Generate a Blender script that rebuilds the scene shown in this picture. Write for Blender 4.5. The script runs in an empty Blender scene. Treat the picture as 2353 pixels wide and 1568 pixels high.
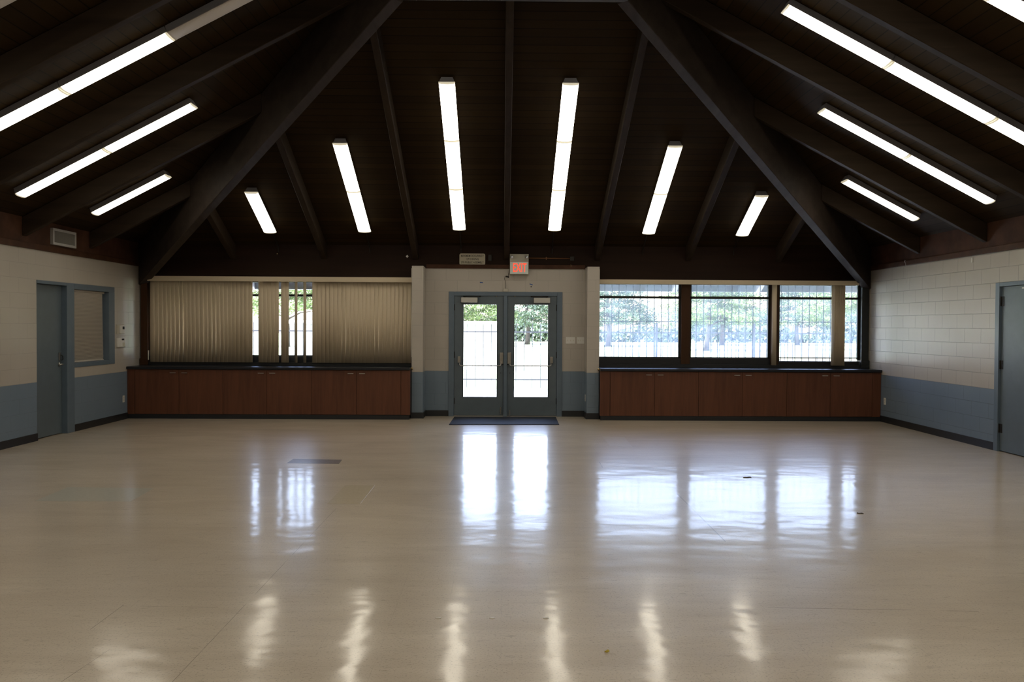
import bpy, bmesh, math, random
from mathutils import Vector, Matrix
random.seed(7)
C = bpy.context.scene.collection
SC = bpy.context.scene

# ------------------------------------------------------------------ camera
YAW, PITCH, ROLL, FPX, EYE = 0.01136, 0.01856, 0.00526, 1915.1, 1.6327
cam_d = bpy.data.cameras.new('camera'); cam_d.sensor_width = 36.0; cam_d.sensor_fit = 'HORIZONTAL'
cam_d.lens = FPX / 2353 * 36.0; cam_d.clip_start = 0.05; cam_d.clip_end = 400
cam = bpy.data.objects.new('camera', cam_d); C.objects.link(cam)
fw = Vector((math.sin(YAW) * math.cos(PITCH), math.cos(YAW) * math.cos(PITCH), -math.sin(PITCH)))
r0 = Vector((math.cos(YAW), -math.sin(YAW), 0)); u0 = r0.cross(fw)
rt = r0 * math.cos(ROLL) + u0 * math.sin(ROLL); up = u0 * math.cos(ROLL) - r0 * math.sin(ROLL)
cam.matrix_world = Matrix(((rt.x, up.x, -fw.x, 0), (rt.y, up.y, -fw.y, 0), (rt.z, up.z, -fw.z, EYE), (0, 0, 0, 1)))
SC.camera = cam

# ------------------------------------------------------------------ world, sun, exposure
SC.view_settings.view_transform = 'Standard'; SC.view_settings.look = 'None'
SC.view_settings.exposure = 0.0; SC.view_settings.gamma = 1.0; SC.view_settings.use_curve_mapping = False
SC.cycles.use_denoising = True
SC.cycles.use_light_tree = True; SC.cycles.max_bounces = 6; SC.cycles.diffuse_bounces = 4; SC.cycles.glossy_bounces = 3; SC.cycles.transparent_max_bounces = 10
SC.cycles.use_adaptive_sampling = True; SC.cycles.adaptive_threshold = 0.02
SC.cycles.caustics_reflective = False; SC.cycles.caustics_refractive = False
W = bpy.data.worlds.new('sky'); SC.world = W; W.use_nodes = True
wn = W.node_tree; sky = wn.nodes.new('ShaderNodeTexSky'); sky.sky_type = 'NISHITA'; sky.sun_disc = False
sky.sun_elevation = math.radians(58); sky.sun_rotation = math.radians(215); sky.air_density = 1.2; sky.dust_density = 2.5
tint = wn.nodes.new('ShaderNodeMix'); tint.data_type = 'RGBA'; tint.blend_type = 'MULTIPLY'; tint.inputs[0].default_value = 1.0
tint.inputs[7].default_value = (1.12, 0.93, 1.05, 1); wn.links.new(sky.outputs[0], tint.inputs[6])
bg = wn.nodes['Background']; wn.links.new(tint.outputs[2], bg.inputs[0]); bg.inputs[1].default_value = 1.9
sun_d = bpy.data.lights.new('sun', 'SUN'); sun_d.energy = 30.0; sun_d.angle = 0.01; sun_d.color = (0.88, 0.94, 1.0)
sun = bpy.data.objects.new('sun', sun_d); C.objects.link(sun)
sun.rotation_euler = Vector((-0.42, -0.28, 0.86)).to_track_quat('Z', 'Y').to_euler()

LAMP = 8.6           # radiance of the lit lenses

# ------------------------------------------------------------------ dimensions
XL, XR, XC = -6.444, 6.574, 0.065
YB, YF, YC = 14.95, 0.40, 7.67
RATIO, MB_, MS_ = 0.895, 0.47, 0.525
ZD = 3.06            # deck underside at the wall line
ZR = 2.80            # rafter underside at the wall line
BX, BY = 1.627, 1.82 # rafter spacing on back slope / side slopes

# ------------------------------------------------------------------ material helpers
def mat(name, col=(0.5, 0.5, 0.5), rough=0.5, metal=0.0, spec=0.5):
    m = bpy.data.materials.new(name); m.use_nodes = True
    b = m.node_tree.nodes['Principled BSDF']
    b.inputs['Base Color'].default_value = (*col, 1); b.inputs['Roughness'].default_value = rough
    b.inputs['Metallic'].default_value = metal; b.inputs['Specular IOR Level'].default_value = spec
    return m
class NT:
    def __init__(s, m): s.t = m.node_tree; s.b = s.t.nodes['Principled BSDF']
    def n(s, typ, **kw):
        x = s.t.nodes.new(typ)
        for k, v in kw.items(): setattr(x, k, v)
        return x
    def l(s, a, b): s.t.links.new(a, b)
    def val(s, sock, v):
        if hasattr(v, 'node'): s.l(v, sock)
        else: sock.default_value = v
    def math(s, op, a, b=0.0, c=None, clamp=False):
        x = s.n('ShaderNodeMath', operation=op, use_clamp=clamp); s.val(x.inputs[0], a); s.val(x.inputs[1], b)
        if c is not None: s.val(x.inputs[2], c)
        return x.outputs[0]
    def xyz(s):
        tc = s.n('ShaderNodeTexCoord'); sp = s.n('ShaderNodeSeparateXYZ'); s.l(tc.outputs['Object'], sp.inputs[0])
        return sp.outputs
    def comb(s, a, b, c=0.0):
        x = s.n('ShaderNodeCombineXYZ'); s.val(x.inputs[0], a); s.val(x.inputs[1], b); s.val(x.inputs[2], c); return x.outputs[0]
    def noise(s, vec, scale, detail=3, rough=0.5, dist=0.0):
        x = s.n('ShaderNodeTexNoise'); s.l(vec, x.inputs['Vector']); x.inputs['Scale'].default_value = scale
        x.inputs['Detail'].default_value = detail; x.inputs['Roughness'].default_value = rough; x.inputs['Distortion'].default_value = dist
        return x.outputs['Fac']
    def mix(s, f, a, b, blend='MIX'):
        x = s.n('ShaderNodeMix', data_type='RGBA', blend_type=blend); s.val(x.inputs[0], f)
        for i, v in ((6, a), (7, b)):
            if hasattr(v, 'node'): s.l(v, x.inputs[i])
            else: x.inputs[i].default_value = (*v, 1)
        return x.outputs[2]
    def ramp(s, f, lo, hi):
        x = s.n('ShaderNodeMapRange'); s.val(x.inputs[0], f); x.inputs[1].default_value = lo; x.inputs[2].default_value = hi
        return x.outputs[0]
    def bump(s, h, strength=0.3, dist=0.01):
        x = s.n('ShaderNodeBump'); s.l(h, x.inputs['Height']); x.inputs['Strength'].default_value = strength
        x.inputs['Distance'].default_value = dist; s.l(x.outputs[0], s.b.inputs['Normal']); s.l(x.outputs[0], s.b.inputs['Coat Normal'])

def mat_blocks(name, axis, joint=0.52, relief=0.85):
    """painted concrete block: cream above the fourth course, blue grey below"""
    m = mat(name, rough=0.31); n = NT(m); x, y, z = n.xyz()
    u = y if axis == 'Y' else x
    vec = n.comb(u, z)
    br = n.n('ShaderNodeTexBrick'); n.l(vec, br.inputs['Vector'])
    br.offset = 0.5; br.offset_frequency = 2; br.squash = 1.0
    br.inputs['Scale'].default_value = 1.0; br.inputs['Brick Width'].default_value = 0.4064; br.inputs['Row Height'].default_value = 0.2032
    br.inputs['Mortar Size'].default_value = 0.0045; br.inputs['Mortar Smooth'].default_value = 0.35; br.inputs['Bias'].default_value = 0
    full = n.comb(x, y, z)
    grain = n.noise(full, 90, 1, 0.6); blot = n.noise(full, 1.6, 1, 0.5)
    isblue = n.math('LESS_THAN', z, 0.8128)
    cream = n.mix(blot, (0.43, 0.39, 0.34), (0.50, 0.46, 0.41)); blue = n.mix(blot, (0.15, 0.20, 0.26), (0.18, 0.235, 0.30))
    base = n.mix(isblue, cream, blue)
    mort = n.math('MULTIPLY', br.outputs['Fac'], joint)
    col = n.mix(mort, base, n.mix(0.5, base, (0.05, 0.05, 0.05)))
    n.l(col, n.b.inputs['Base Color'])
    h = n.math('SUBTRACT', n.math('MULTIPLY', grain, 0.10), n.math('MULTIPLY', br.outputs['Fac'], 1.0))
    n.bump(h, relief, 0.008)
    return m

def mat_wood(name, a, b, axis=2, rough=0.45, scale=14, bump=0.12, spec=0.12):
    """grained stained wood, grain along axis (0 x, 1 y, 2 z)"""
    m = mat(name, rough=rough, spec=spec); n = NT(m); o = list(n.xyz())
    o[axis] = n.math('MULTIPLY', o[axis], 0.07)
    v = n.comb(*o); g = n.noise(v, scale, 6, 0.62, 0.4); big = n.noise(v, scale * 0.16, 2)
    f = n.math('ADD', n.math('MULTIPLY', g, 0.75), n.math('MULTIPLY', big, 0.45))
    n.l(n.mix(n.ramp(f, 0.4, 0.8), a, b), n.b.inputs['Base Color']); n.bump(g, bump, 0.004)
    return m

def mat_deck(name, ax):
    """dark stained tongue and groove boards; ax = the coordinate counted across the boards"""
    m = mat(name, rough=0.7, spec=0.08); n = NT(m); o = n.xyz()
    k = n.math('DIVIDE', o[ax], 0.125); fr = n.math('FRACT', k); idx = n.math('FLOOR', k)
    line = n.math('LESS_THAN', fr, 0.07)
    wn_ = n.n('ShaderNodeTexWhiteNoise', noise_dimensions='1D'); n.l(idx, wn_.inputs['W'])
    other = o[1 - ax]
    v = n.comb(n.math('MULTIPLY', other, 0.35), n.math('MULTIPLY', o[ax], 6.0), idx)
    g = n.noise(v, 3, 5, 0.6); big = n.noise(n.comb(o[0], o[1]), 0.5, 2)
    f = n.math('ADD', n.math('MULTIPLY', g, 0.5), n.math('MULTIPLY', wn_.outputs['Value'], 0.5))
    col = n.mix(f, DECK_A, DECK_B)
    col = n.mix(n.math('MULTIPLY', line, 0.75), col, (0.003, 0.002, 0.0015))
    n.l(col, n.b.inputs['Base Color']); n.bump(n.math('SUBTRACT', n.math('MULTIPLY', g, 0.2), line), 0.4, 0.006)
    return m
DECK_A, DECK_B = (0.016, 0.0090, 0.0035), (0.033, 0.0190, 0.0066)

def mat_floor():
    m = mat('waxed_vinyl_tile', rough=0.33, spec=0.5); n = NT(m); n.b.inputs['IOR'].default_value = 1.33
    n.b.inputs['Coat Weight'].default_value = 0.55; n.b.inputs['Coat IOR'].default_value = 1.36; x, y, z = n.xyz()
    v = n.comb(x, y, 0.0)
    streak = n.noise(n.comb(n.math('MULTIPLY', x, 0.35), y, 0.0), 2.2, 3, 0.6, 0.6)
    cloud = n.noise(v, 0.45, 1, 0.5); fine = n.noise(v, 85, 2, 0.7); fleck = n.noise(n.comb(n.math('MULTIPLY', x, 0.4), y, 0.0), 30, 3, 0.6)
    col = n.mix(n.ramp(streak, 0.3, 0.72), FLOOR_A, FLOOR_B)
    col = n.mix(n.math('MULTIPLY', n.ramp(cloud, 0.35, 0.7), 0.35), col, (0.45, 0.37, 0.29))
    col = n.mix(n.math('MULTIPLY', n.ramp(fine, 0.56, 0.68), 0.5), col, (0.19, 0.15, 0.11))
    col = n.mix(n.math('MULTIPLY', n.ramp(fleck, 0.60, 0.72), 0.30), col, (0.17, 0.12, 0.07))
    st2 = n.noise(n.comb(n.math('MULTIPLY', x, 0.12), y, 0.0), 16, 3, 0.6)
    col = n.mix(n.math('MULTIPLY', n.ramp(st2, 0.45, 0.72), 0.22), col, (0.40, 0.33, 0.25))
    # single seams that the wax has not filled
    tot = None
    for (x0, y0, x1, y1, w) in SEAMS:
        dx, dy = x1 - x0, y1 - y0; L = math.hypot(dx, dy)
        a = n.math('ABSOLUTE', n.math('ADD', n.math('MULTIPLY', x, dy / L), n.math('MULTIPLY_ADD', y, -dx / L, (y0 * dx - x0 * dy) / L)))
        t = n.math('ADD', n.math('MULTIPLY', x, dx / L), n.math('MULTIPLY_ADD', y, dy / L, -(x0 * dx + y0 * dy) / L))
        on = n.math('MULTIPLY', n.math('LESS_THAN', a, w), n.math('MULTIPLY', n.math('GREATER_THAN', t, 0.0), n.math('LESS_THAN', t, L)))
        tot = on if tot is None else n.math('MAXIMUM', tot, on)
    # faint tile joints, 0.3048 m squares
    fx = n.math('ABSOLUTE', n.math('SUBTRACT', n.math('FRACT', n.math('DIVIDE', x, 0.3048)), 0.5))
    fy = n.math('ABSOLUTE', n.math('SUBTRACT', n.math('FRACT', n.math('DIVIDE', y, 0.3048)), 0.5))
    tile = n.math('GREATER_THAN', n.math('MAXIMUM', fx, fy), 0.495)
    gap = n.ramp(n.noise(v, 2.6, 2), 0.45, 0.6)
    col = n.mix(n.math('MULTIPLY', n.math('MULTIPLY', tile, gap), 0.16), col, (0.12, 0.09, 0.06))
    brk = n.ramp(n.noise(v, 5.0, 3), 0.36, 0.5)
    col = n.mix(n.math('MULTIPLY', n.math('MULTIPLY', tot, brk), 0.7), col, (0.16, 0.12, 0.085))
    n.l(col, n.b.inputs['Base Color'])
    ro = n.math('MULTIPLY_ADD', n.ramp(streak, 0.3, 0.7), 0.05, 0.095); n.l(ro, n.b.inputs['Coat Roughness'])
    wav = n.noise(n.comb(x, n.math('MULTIPLY', y, 1.6), 0.0), 1.9, 1, 0.45)
    wav2 = n.noise(v, 7.5, 1, 0.5)
    h = n.math('ADD', n.math('MULTIPLY', wav, 1.0), n.math('MULTIPLY', wav2, 0.26))
    n.bump(h, 1.0, 0.0042)
    return m
FLOOR_A, FLOOR_B = (0.52, 0.435, 0.335), (0.655, 0.565, 0.455)
SEAMS = [(-1.50, 3.3, -1.47, 7.4, 0.0018), (1.71, 8.08, 1.70, 6.28, 0.004), (-2.19, 4.81, -1.63, 4.79, 0.002), (-2.19, 4.83, -2.19, 4.44, 0.0022),
         (1.17, 9.97, 2.05, 9.86, 0.007), (1.17, 9.97, 1.16, 9.54, 0.006), (-1.96, 4.16, -2.00, 3.78, 0.002), (-1.96, 4.16, -1.80, 4.15, 0.002), (1.55, 4.80, 2.75, 4.74, 0.004)]

def mat_glass(name, veil=0.0, tint=(0.93, 0.97, 0.96)):
    """window glass: see-through, mirror-like by its angle, with a bluish haze blended in where veil is set"""
    m = bpy.data.materials.new(name); m.use_nodes = True; t = m.node_tree; t.nodes.remove(t.nodes['Principled BSDF'])
    out = t.nodes['Material Output']; tr = t.nodes.new('ShaderNodeBsdfTransparent'); tr.inputs[0].default_value = (*tint, 1)
    gl = t.nodes.new('ShaderNodeBsdfGlossy'); gl.inputs['Roughness'].default_value = 0.02
    fr = t.nodes.new('ShaderNodeFresnel'); fr.inputs[0].default_value = 1.45
    mx = t.nodes.new('ShaderNodeMixShader'); t.links.new(fr.outputs[0], mx.inputs[0]); t.links.new(tr.outputs[0], mx.inputs[1]); t.links.new(gl.outputs[0], mx.inputs[2])
    last = mx.outputs[0]
    if veil > 0:  # painted haze: bluish translucence mixed into the pane
        tl = t.nodes.new('ShaderNodeBsdfTranslucent'); tl.inputs[0].default_value = (0.62, 0.78, 1.0, 1)
        tc = t.nodes.new('ShaderNodeTexCoord'); nz = t.nodes.new('ShaderNodeTexNoise'); nz.inputs['Scale'].default_value = 2.3; t.links.new(tc.outputs['Object'], nz.inputs['Vector'])
        mp = t.nodes.new('ShaderNodeMapRange'); mp.inputs[1].default_value = 0.3; mp.inputs[2].default_value = 0.7; mp.inputs[3].default_value = veil * 0.5; mp.inputs[4].default_value = veil * 1.5
        t.links.new(nz.outputs['Fac'], mp.inputs[0])
        m2 = t.nodes.new('ShaderNodeMixShader'); t.links.new(mp.outputs[0], m2.inputs[0]); t.links.new(last, m2.inputs[1]); t.links.new(tl.outputs[0], m2.inputs[2]); last = m2.outputs[0]
    t.links.new(last, out.inputs[0]); return m

def emit(name, col, s, base=(0.8, 0.8, 0.75), rough=0.3):
    m = mat(name, base, rough); b = m.node_tree.nodes['Principled BSDF']
    b.inputs['Emission Color'].default_value = (*col, 1); b.inputs['Emission Strength'].default_value = s
    return m

def mat_mottled(name, a, b, scale=20, rough=0.6, metal=0.0, bump=0.0, spec=0.5):
    m = mat(name, rough=rough, metal=metal, spec=spec); n = NT(m); x, y, z = n.xyz(); v = n.comb(x, y, z)
    f = n.noise(v, scale, 4, 0.6); n.l(n.mix(n.ramp(f, 0.3, 0.7), a, b), n.b.inputs['Base Color'])
    if bump: n.bump(f, bump, 0.004)
    return m

M = dict(
    blocks_y=mat_blocks('painted_block_side', 'Y'), blocks_x=mat_blocks('painted_block_end', 'X', 0.20, 0.35), blocks_l=mat_blocks('painted_block_faint_joints', 'Y', 0.22, 0.4),  # left wall: same block paint with joints drawn fainter
    floor=mat_floor(), deck_y=mat_deck('deck_boards_end_slopes', 1), deck_x=mat_deck('deck_boards_side_slopes', 0),
    raft=mat_wood('rafter_timber', (0.019, 0.0120, 0.0075), (0.040, 0.0265, 0.0165), 1, 0.6, 9),
    raftx=mat_wood('rafter_timber_cross', (0.019, 0.0120, 0.0075), (0.040, 0.0265, 0.0165), 0, 0.6, 9),
    hip=mat_wood('hip_timber', (0.023, 0.0165, 0.0125), (0.046, 0.034, 0.0265), 1, 0.6, 8),
    board=mat_mottled('fascia_board', (0.045, 0.021, 0.013), (0.095, 0.045, 0.028), 3.0, 0.6, bump=0.1, spec=0.1),
    ledger=mat_mottled('ledger_strip', (0.045, 0.019, 0.010), (0.080, 0.036, 0.019), 5, 0.6, spec=0.15),
    header=mat_wood('header_beam', (0.016, 0.0075, 0.0045), (0.028, 0.0135, 0.0080), 0, 0.55, 8),
    cab=mat_wood('cherry_laminate', (0.086, 0.029, 0.0135), (0.150, 0.054, 0.026), 2, 0.42, 22, 0.04, 0.4),
    cabdark=mat('cabinet_gap', (0.02, 0.008, 0.005), 0.7),
    counter=mat_mottled('black_countertop', (0.005, 0.006, 0.010), (0.009, 0.011, 0.018), 60, 0.32),
    black=mat('black_rubber', (0.012, 0.013, 0.016), 0.4), blackmetal=mat('black_frame_metal', (0.012, 0.014, 0.014), 0.45),
    bluepaint=mat_mottled('blue_grey_door_paint', (0.098, 0.126, 0.15), (0.112, 0.144, 0.17), 6, 0.38),
    blueframe=mat_mottled('blue_frame_paint', (0.108, 0.148, 0.195), (0.125, 0.166, 0.213), 8, 0.35),
    post=mat_wood('brown_post', (0.045, 0.02, 0.01), (0.07, 0.034, 0.017), 2, 0.5, 12),
    vane=mat('beige_vane', (0.56, 0.46, 0.325), 0.5), valance=mat('beige_valance', (0.58, 0.485, 0.345), 0.4),
    slat=mat('mini_blind_slat', (0.62, 0.57, 0.50), 0.4), cream=mat('cream_plastic', (0.62, 0.58, 0.48), 0.4),
    white=mat('white_plastic', (0.72, 0.71, 0.67), 0.35), dark=mat('dark_slot', (0.01, 0.01, 0.01), 0.6),
    chrome=mat('brushed_steel', (0.45, 0.43, 0.40), 0.28, 1.0), brass=mat('aged_brass', (0.45, 0.33, 0.16), 0.35, 1.0),
    pull=mat('satin_pull', (0.5, 0.47, 0.44), 0.35, 1.0),
    closer=mat('closer_cover', (0.52, 0.51, 0.47), 0.4), darkmetal=mat('dark_bronze', (0.03, 0.026, 0.022), 0.4, 0.6),
    lens=emit('lit_lens', (1.0, 0.92, 0.76), LAMP, rough=0.35), lensoff=mat('unlit_lens', (0.62, 0.58, 0.55), 0.3),
    lensend=emit('lens_end_plate', (1.0, 0.88, 0.62), LAMP * 0.06), housing=mat('grey_enamel_housing', (0.38, 0.38, 0.42), 0.4),
    lensjoint=mat('lens_joint_band', (0.55, 0.50, 0.42), 0.4),
    glass=mat_glass('door_glass'), glassveil=mat_glass('hazy_window_glass', 0.125), glassdark=mat_glass('office_glass'),
    ventw=mat('vent_frame_paint', (0.44, 0.43, 0.42), 0.5), ventg=mat('vent_louver_paint', (0.20, 0.19, 0.17), 0.5),
    signw=mat('sign_face', (0.50, 0.45, 0.34), 0.4), ink=mat('sign_ink', (0.012, 0.01, 0.008), 0.5),
    exitbody=mat('exit_housing', (0.50, 0.48, 0.40), 0.4), exitface=emit('exit_face', (0.75, 0.8, 0.68), 0.10, (0.5, 0.52, 0.46)),
    exitred=emit('exit_red_letters', (1.0, 0.075, 0.03), 1.15, (0.7, 0.05, 0.03)), redline=mat('red_trim_line', (0.4, 0.06, 0.04), 0.4),
    bulb=mat('bulb_glass', (0.8, 0.85, 0.95), 0.08, 0.6), conduit=mat('rusty_conduit', (0.22, 0.09, 0.03), 0.5),
    tape=mat('blue_tape', (0.03, 0.09, 0.30), 0.6), mat_=mat_mottled('charcoal_mat', (0.006, 0.009, 0.016), (0.016, 0.021, 0.034), 180, 0.8, bump=0.5),
    patchgrey=mat_mottled('grey_patch', (0.47, 0.45, 0.385), (0.53, 0.51, 0.44), 30, 0.15), patchtan=mat_mottled('tan_patch', (0.47, 0.395, 0.27), (0.54, 0.46, 0.33), 30, 0.15),
    patchpale=mat_mottled('pale_patch', (0.55, 0.49, 0.42), (0.62, 0.56, 0.49), 30, 0.13), patchdark=mat_mottled('dark_patch', (0.16, 0.14, 0.14), (0.24, 0.21, 0.20), 20, 0.12),
    sheen=mat('worn_cap', (0.6, 0.54, 0.45), 0.2), leafdry=mat('dry_leaf', (0.05, 0.04, 0.03), 0.8), yellow=mat('yellow_scrap', (0.55, 0.42, 0.05), 0.5),
    extfascia=mat('pale_fascia_paint', (0.62, 0.62, 0.66), 0.6), tail=mat('pale_tail_paint', (0.62, 0.62, 0.62), 0.6),
    concrete=mat_mottled('pale_concrete', (0.50, 0.49, 0.45), (0.60, 0.58, 0.54), 2, 0.8), lawn=mat_mottled('dry_lawn', (0.30, 0.38, 0.20), (0.42, 0.47, 0.28), 1.2, 0.9),
    iron=mat('iron_paint', (0.02, 0.025, 0.03), 0.5), bark=mat_mottled('bark', (0.06, 0.055, 0.06), (0.12, 0.10, 0.10), 6, 0.9),
    leafA=mat_mottled('leaf_green', (0.075, 0.12, 0.05), (0.18, 0.235, 0.09), 0.9, 0.6), leafB=mat_mottled('leaf_blue_green', (0.05, 0.085, 0.06), (0.11, 0.155, 0.10), 0.8, 0.6),
    hedge=mat_mottled('hedge_leaf', (0.055, 0.085, 0.06), (0.11, 0.145, 0.10), 1.5, 0.7), shed=mat('white_shed_paint', (0.75, 0.75, 0.73), 0.7),
    plain=mat('plain_plaster', (0.42, 0.38, 0.31), 0.7), thermo=mat('thermostat_plastic', (0.50, 0.47, 0.40), 0.4), string=mat('white_cord', (0.65, 0.63, 0.6), 0.6),
)

for k_ in ('patchgrey', 'patchtan', 'patchpale', 'patchdark'):
    b_ = M[k_].node_tree.nodes['Principled BSDF']; b_.inputs['Roughness'].default_value = 0.33; b_.inputs['IOR'].default_value = 1.33
    b_.inputs['Coat Weight'].default_value = 0.6; b_.inputs['Coat IOR'].default_value = 1.36; b_.inputs['Coat Roughness'].default_value = 0.10

# ------------------------------------------------------------------ mesh builder
class MB:
    def __init__(s): s.v = []; s.f = []; s.mi = []
    def add(s, vs, fs, mi=0):
        o = len(s.v); s.v += [tuple(v) for v in vs]; s.f += [tuple(i + o for i in f) for f in fs]; s.mi += [mi] * len(fs); return s
    def box(s, x0, x1, y0, y1, z0, z1, mi=0):
        x0, x1 = sorted((x0, x1)); y0, y1 = sorted((y0, y1)); z0, z1 = sorted((z0, z1))
        return s.add([(x0, y0, z0), (x1, y0, z0), (x1, y1, z0), (x0, y1, z0), (x0, y0, z1), (x1, y0, z1), (x1, y1, z1), (x0, y1, z1)],
                     [(0, 3, 2, 1), (4, 5, 6, 7), (0, 1, 5, 4), (1, 2, 6, 5), (2, 3, 7, 6), (3, 0, 4, 7)], mi)
    def prism(s, pts, axis, a0, a1, mi=0):
        """polygon pts extruded along axis; the two other axes in xyz order"""
        def P(p, a):
            q = list(p); q.insert(axis, a); return q
        n = len(pts); vs = [P(p, a0) for p in pts] + [P(p, a1) for p in pts]
        return s.add(vs, [tuple(range(n))[::-1], tuple(range(n, 2 * n))] + [(i, (i + 1) % n, n + (i + 1) % n, n + i) for i in range(n)], mi)
    def tube(s, path, r, seg=10, mi=0, cap=True):
        path = [Vector(p) for p in path]; rs = r if isinstance(r, (list, tuple)) else [r] * len(path); rings = []
        ref = None
        for i, p in enumerate(path):
            d = (path[min(i + 1, len(path) - 1)] - path[max(i - 1, 0)]).normalized()
            if ref is None: ref = Vector((0, 0, 1)) if abs(d.z) < 0.9 else Vector((1, 0, 0))
            a = d.cross(ref).normalized(); b = a.cross(d).normalized(); ref = b
            rings.append([p + (a * math.cos(2 * math.pi * k / seg) + b * math.sin(2 * math.pi * k / seg)) * rs[i] for k in range(seg)])
        vs = [v for R in rings for v in R]; fs = []
        for i in range(len(path) - 1):
            for k in range(seg): fs.append((i * seg + k, i * seg + (k + 1) % seg, (i + 1) * seg + (k + 1) % seg, (i + 1) * seg + k))
        if cap: fs += [tuple(range(seg))[::-1], tuple((len(path) - 1) * seg + k for k in range(seg))]
        return s.add(vs, fs, mi)
    def disc(s, c, axis, r, h, seg=20, mi=0):
        p0 = Vector(c); d = Vector((0, 0, 0)); d[axis] = h
        return s.tube([p0, p0 + d], r, seg, mi)
    def dome(s, c, d, r, seg=14, rings=5, flat=1.0):
        """half ball at c bulging along d"""
        c = Vector(c); d = Vector(d).normalized(); path = []; rs = []
        for i in range(rings + 1):
            a = i / rings * math.pi / 2; path.append(c + d * r * flat * math.sin(a)); rs.append(max(r * math.cos(a), 0.0004))
        return s.tube(path, rs, seg)
    def build(s, name, m, parent=None, bevel=0.0, smooth=False, seg=2):
        me = bpy.data.meshes.new(name)
        off = Vector(parent.get('_o', (0, 0, 0))) if parent else Vector((0, 0, 0))
        me.from_pydata([tuple(Vector(v) - off) for v in s.v], [], s.f)
        ms = m if isinstance(m, (list, tuple)) else [m]
        for q in ms: me.materials.append(q)
        me.polygons.foreach_set('material_index', s.mi)
        bm = bmesh.new(); bm.from_mesh(me); bmesh.ops.recalc_face_normals(bm, faces=bm.faces); bm.to_mesh(me); bm.free()
        o = bpy.data.objects.new(name, me); C.objects.link(o)
        if parent is not None: o.parent = parent; o['_o'] = tuple(off)
        if bevel:
            b = o.modifiers.new('bevel', 'BEVEL'); b.width = bevel; b.segments = seg; b.limit_method = 'ANGLE'; b.angle_limit = math.radians(40)
        if smooth:
            me.polygons.foreach_set('use_smooth', [True] * len(me.polygons))
        me.update(); return o

def tag(o, label=None, cat=None, group=None, kind=None):
    if label: o['label'] = label
    if cat: o['category'] = cat
    if group: o['group'] = group
    if kind: o['kind'] = kind
    return o
def thing(name, loc, label, cat, group=None):
    o = bpy.data.objects.new(name, None); C.objects.link(o); o.location = loc; o['_o'] = tuple(loc); o.empty_display_size = 0.1
    return tag(o, label, cat, group)
def sroot(name, loc, label=None):
    o = bpy.data.objects.new(name, None); C.objects.link(o); o.location = loc; o['_o'] = tuple(loc); o['kind'] = 'structure'
    if label: o['label'] = label
    return o
def struct(name, mb, m, bevel=0.0, label=None):
    o = mb.build(name, m, None, bevel); o['kind'] = 'structure'
    if label: o['label'] = label
    return o
def copy_tree(o, parent=None):
    c = o.copy(); C.objects.link(c); c.parent = parent
    for ch in list(o.children): copy_tree(ch, c)
    return c
def text(name, body, size, loc, m, parent, sx=1.0, extrude=0.001, rotz=0.0, spacing=1.0, line=1.0):
    cu = bpy.data.curves.new(name, 'FONT'); cu.body = body; cu.size = size; cu.align_x = 'CENTER'; cu.align_y = 'CENTER'
    cu.extrude = extrude; cu.space_character = spacing; cu.space_line = line; cu.offset = size * 0.012; cu.materials.append(m)
    o = bpy.data.objects.new(name, cu); C.objects.link(o); o.parent = parent
    off = Vector(parent.get('_o', (0, 0, 0))); o.location = Vector(loc) - off
    o.rotation_euler = (math.radians(90), 0, rotz); o.scale = (sx, 1, 1)
    bpy.context.view_layer.update(); me = bpy.data.meshes.new_from_object(o); q = bpy.data.objects.new(name, me); C.objects.link(q); q.parent = parent
    q.location = o.location; q.rotation_euler = o.rotation_euler; q.scale = (sx, 1, 1); bpy.data.objects.remove(o); bpy.context.view_layer.update(); return q

# ================================================================== THE SHELL
struct('floor', MB().box(XL - 0.2, XR + 0.2, -1.9, YB + 0.12, -0.12, 0), M['floor'], label='glossy waxed tan vinyl floor')

T = 0.2
def wall_holes(name, axis, c0, c1, u0, u1, z0, z1, holes, m, label=None):
    """a wall slab with rectangular openings (u0,u1,z0,z1)"""
    us = sorted({u0, u1} | {h[0] for h in holes} | {h[1] for h in holes}); zs = sorted({z0, z1} | {h[2] for h in holes} | {h[3] for h in holes})
    b = MB()
    for i in range(len(us) - 1):
        for j in range(len(zs) - 1):
            cu, cz = (us[i] + us[i + 1]) / 2, (zs[j] + zs[j + 1]) / 2
            if any(h[0] < cu < h[1] and h[2] < cz < h[3] for h in holes): continue
            if axis == 'X': b.box(c0, c1, us[i], us[i + 1], zs[j], zs[j + 1])
            else: b.box(us[i], us[i + 1], c0, c1, zs[j], zs[j + 1])
    return struct(name, b, m, label=label)
ZW = 2.65
DL = (11.60, 12.44); WL_ = (12.60, 13.71)      # left door, left window
DR = (9.98, 10.96)
wall_holes('wall_left', 'X', XL - T, XL, YF, YB + T, 0, ZW, [(11.60, 12.60, 0, 2.23), (12.60, 13.90, 0.966, 2.23)], M['blocks_l'], 'painted block wall, cream over blue grey')
wall_holes('wall_right', 'X', XR, XR + T, YF, YB + T, 0, ZW, [(9.90, 11.04, 0, 2.235)], M['blocks_y'], 'painted block wall, cream over blue grey')
wall_holes('wall_back', 'Y', YB, YB + T, -1.64, 1.74, 0, ZW, [(-0.965, 1.07, 0, 2.236)], M['blocks_x'], 'recessed block wall around the double doors')
# block wall under the windows
struct('wall_back_under_blinds', MB().box(XL, -1.64, YB, YB + T, 0, 0.95), M['blocks_x'])
struct('wall_back_under_windows', MB().box(1.74, XR, YB, YB + T, 0, 0.95), M['blocks_x'])
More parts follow.
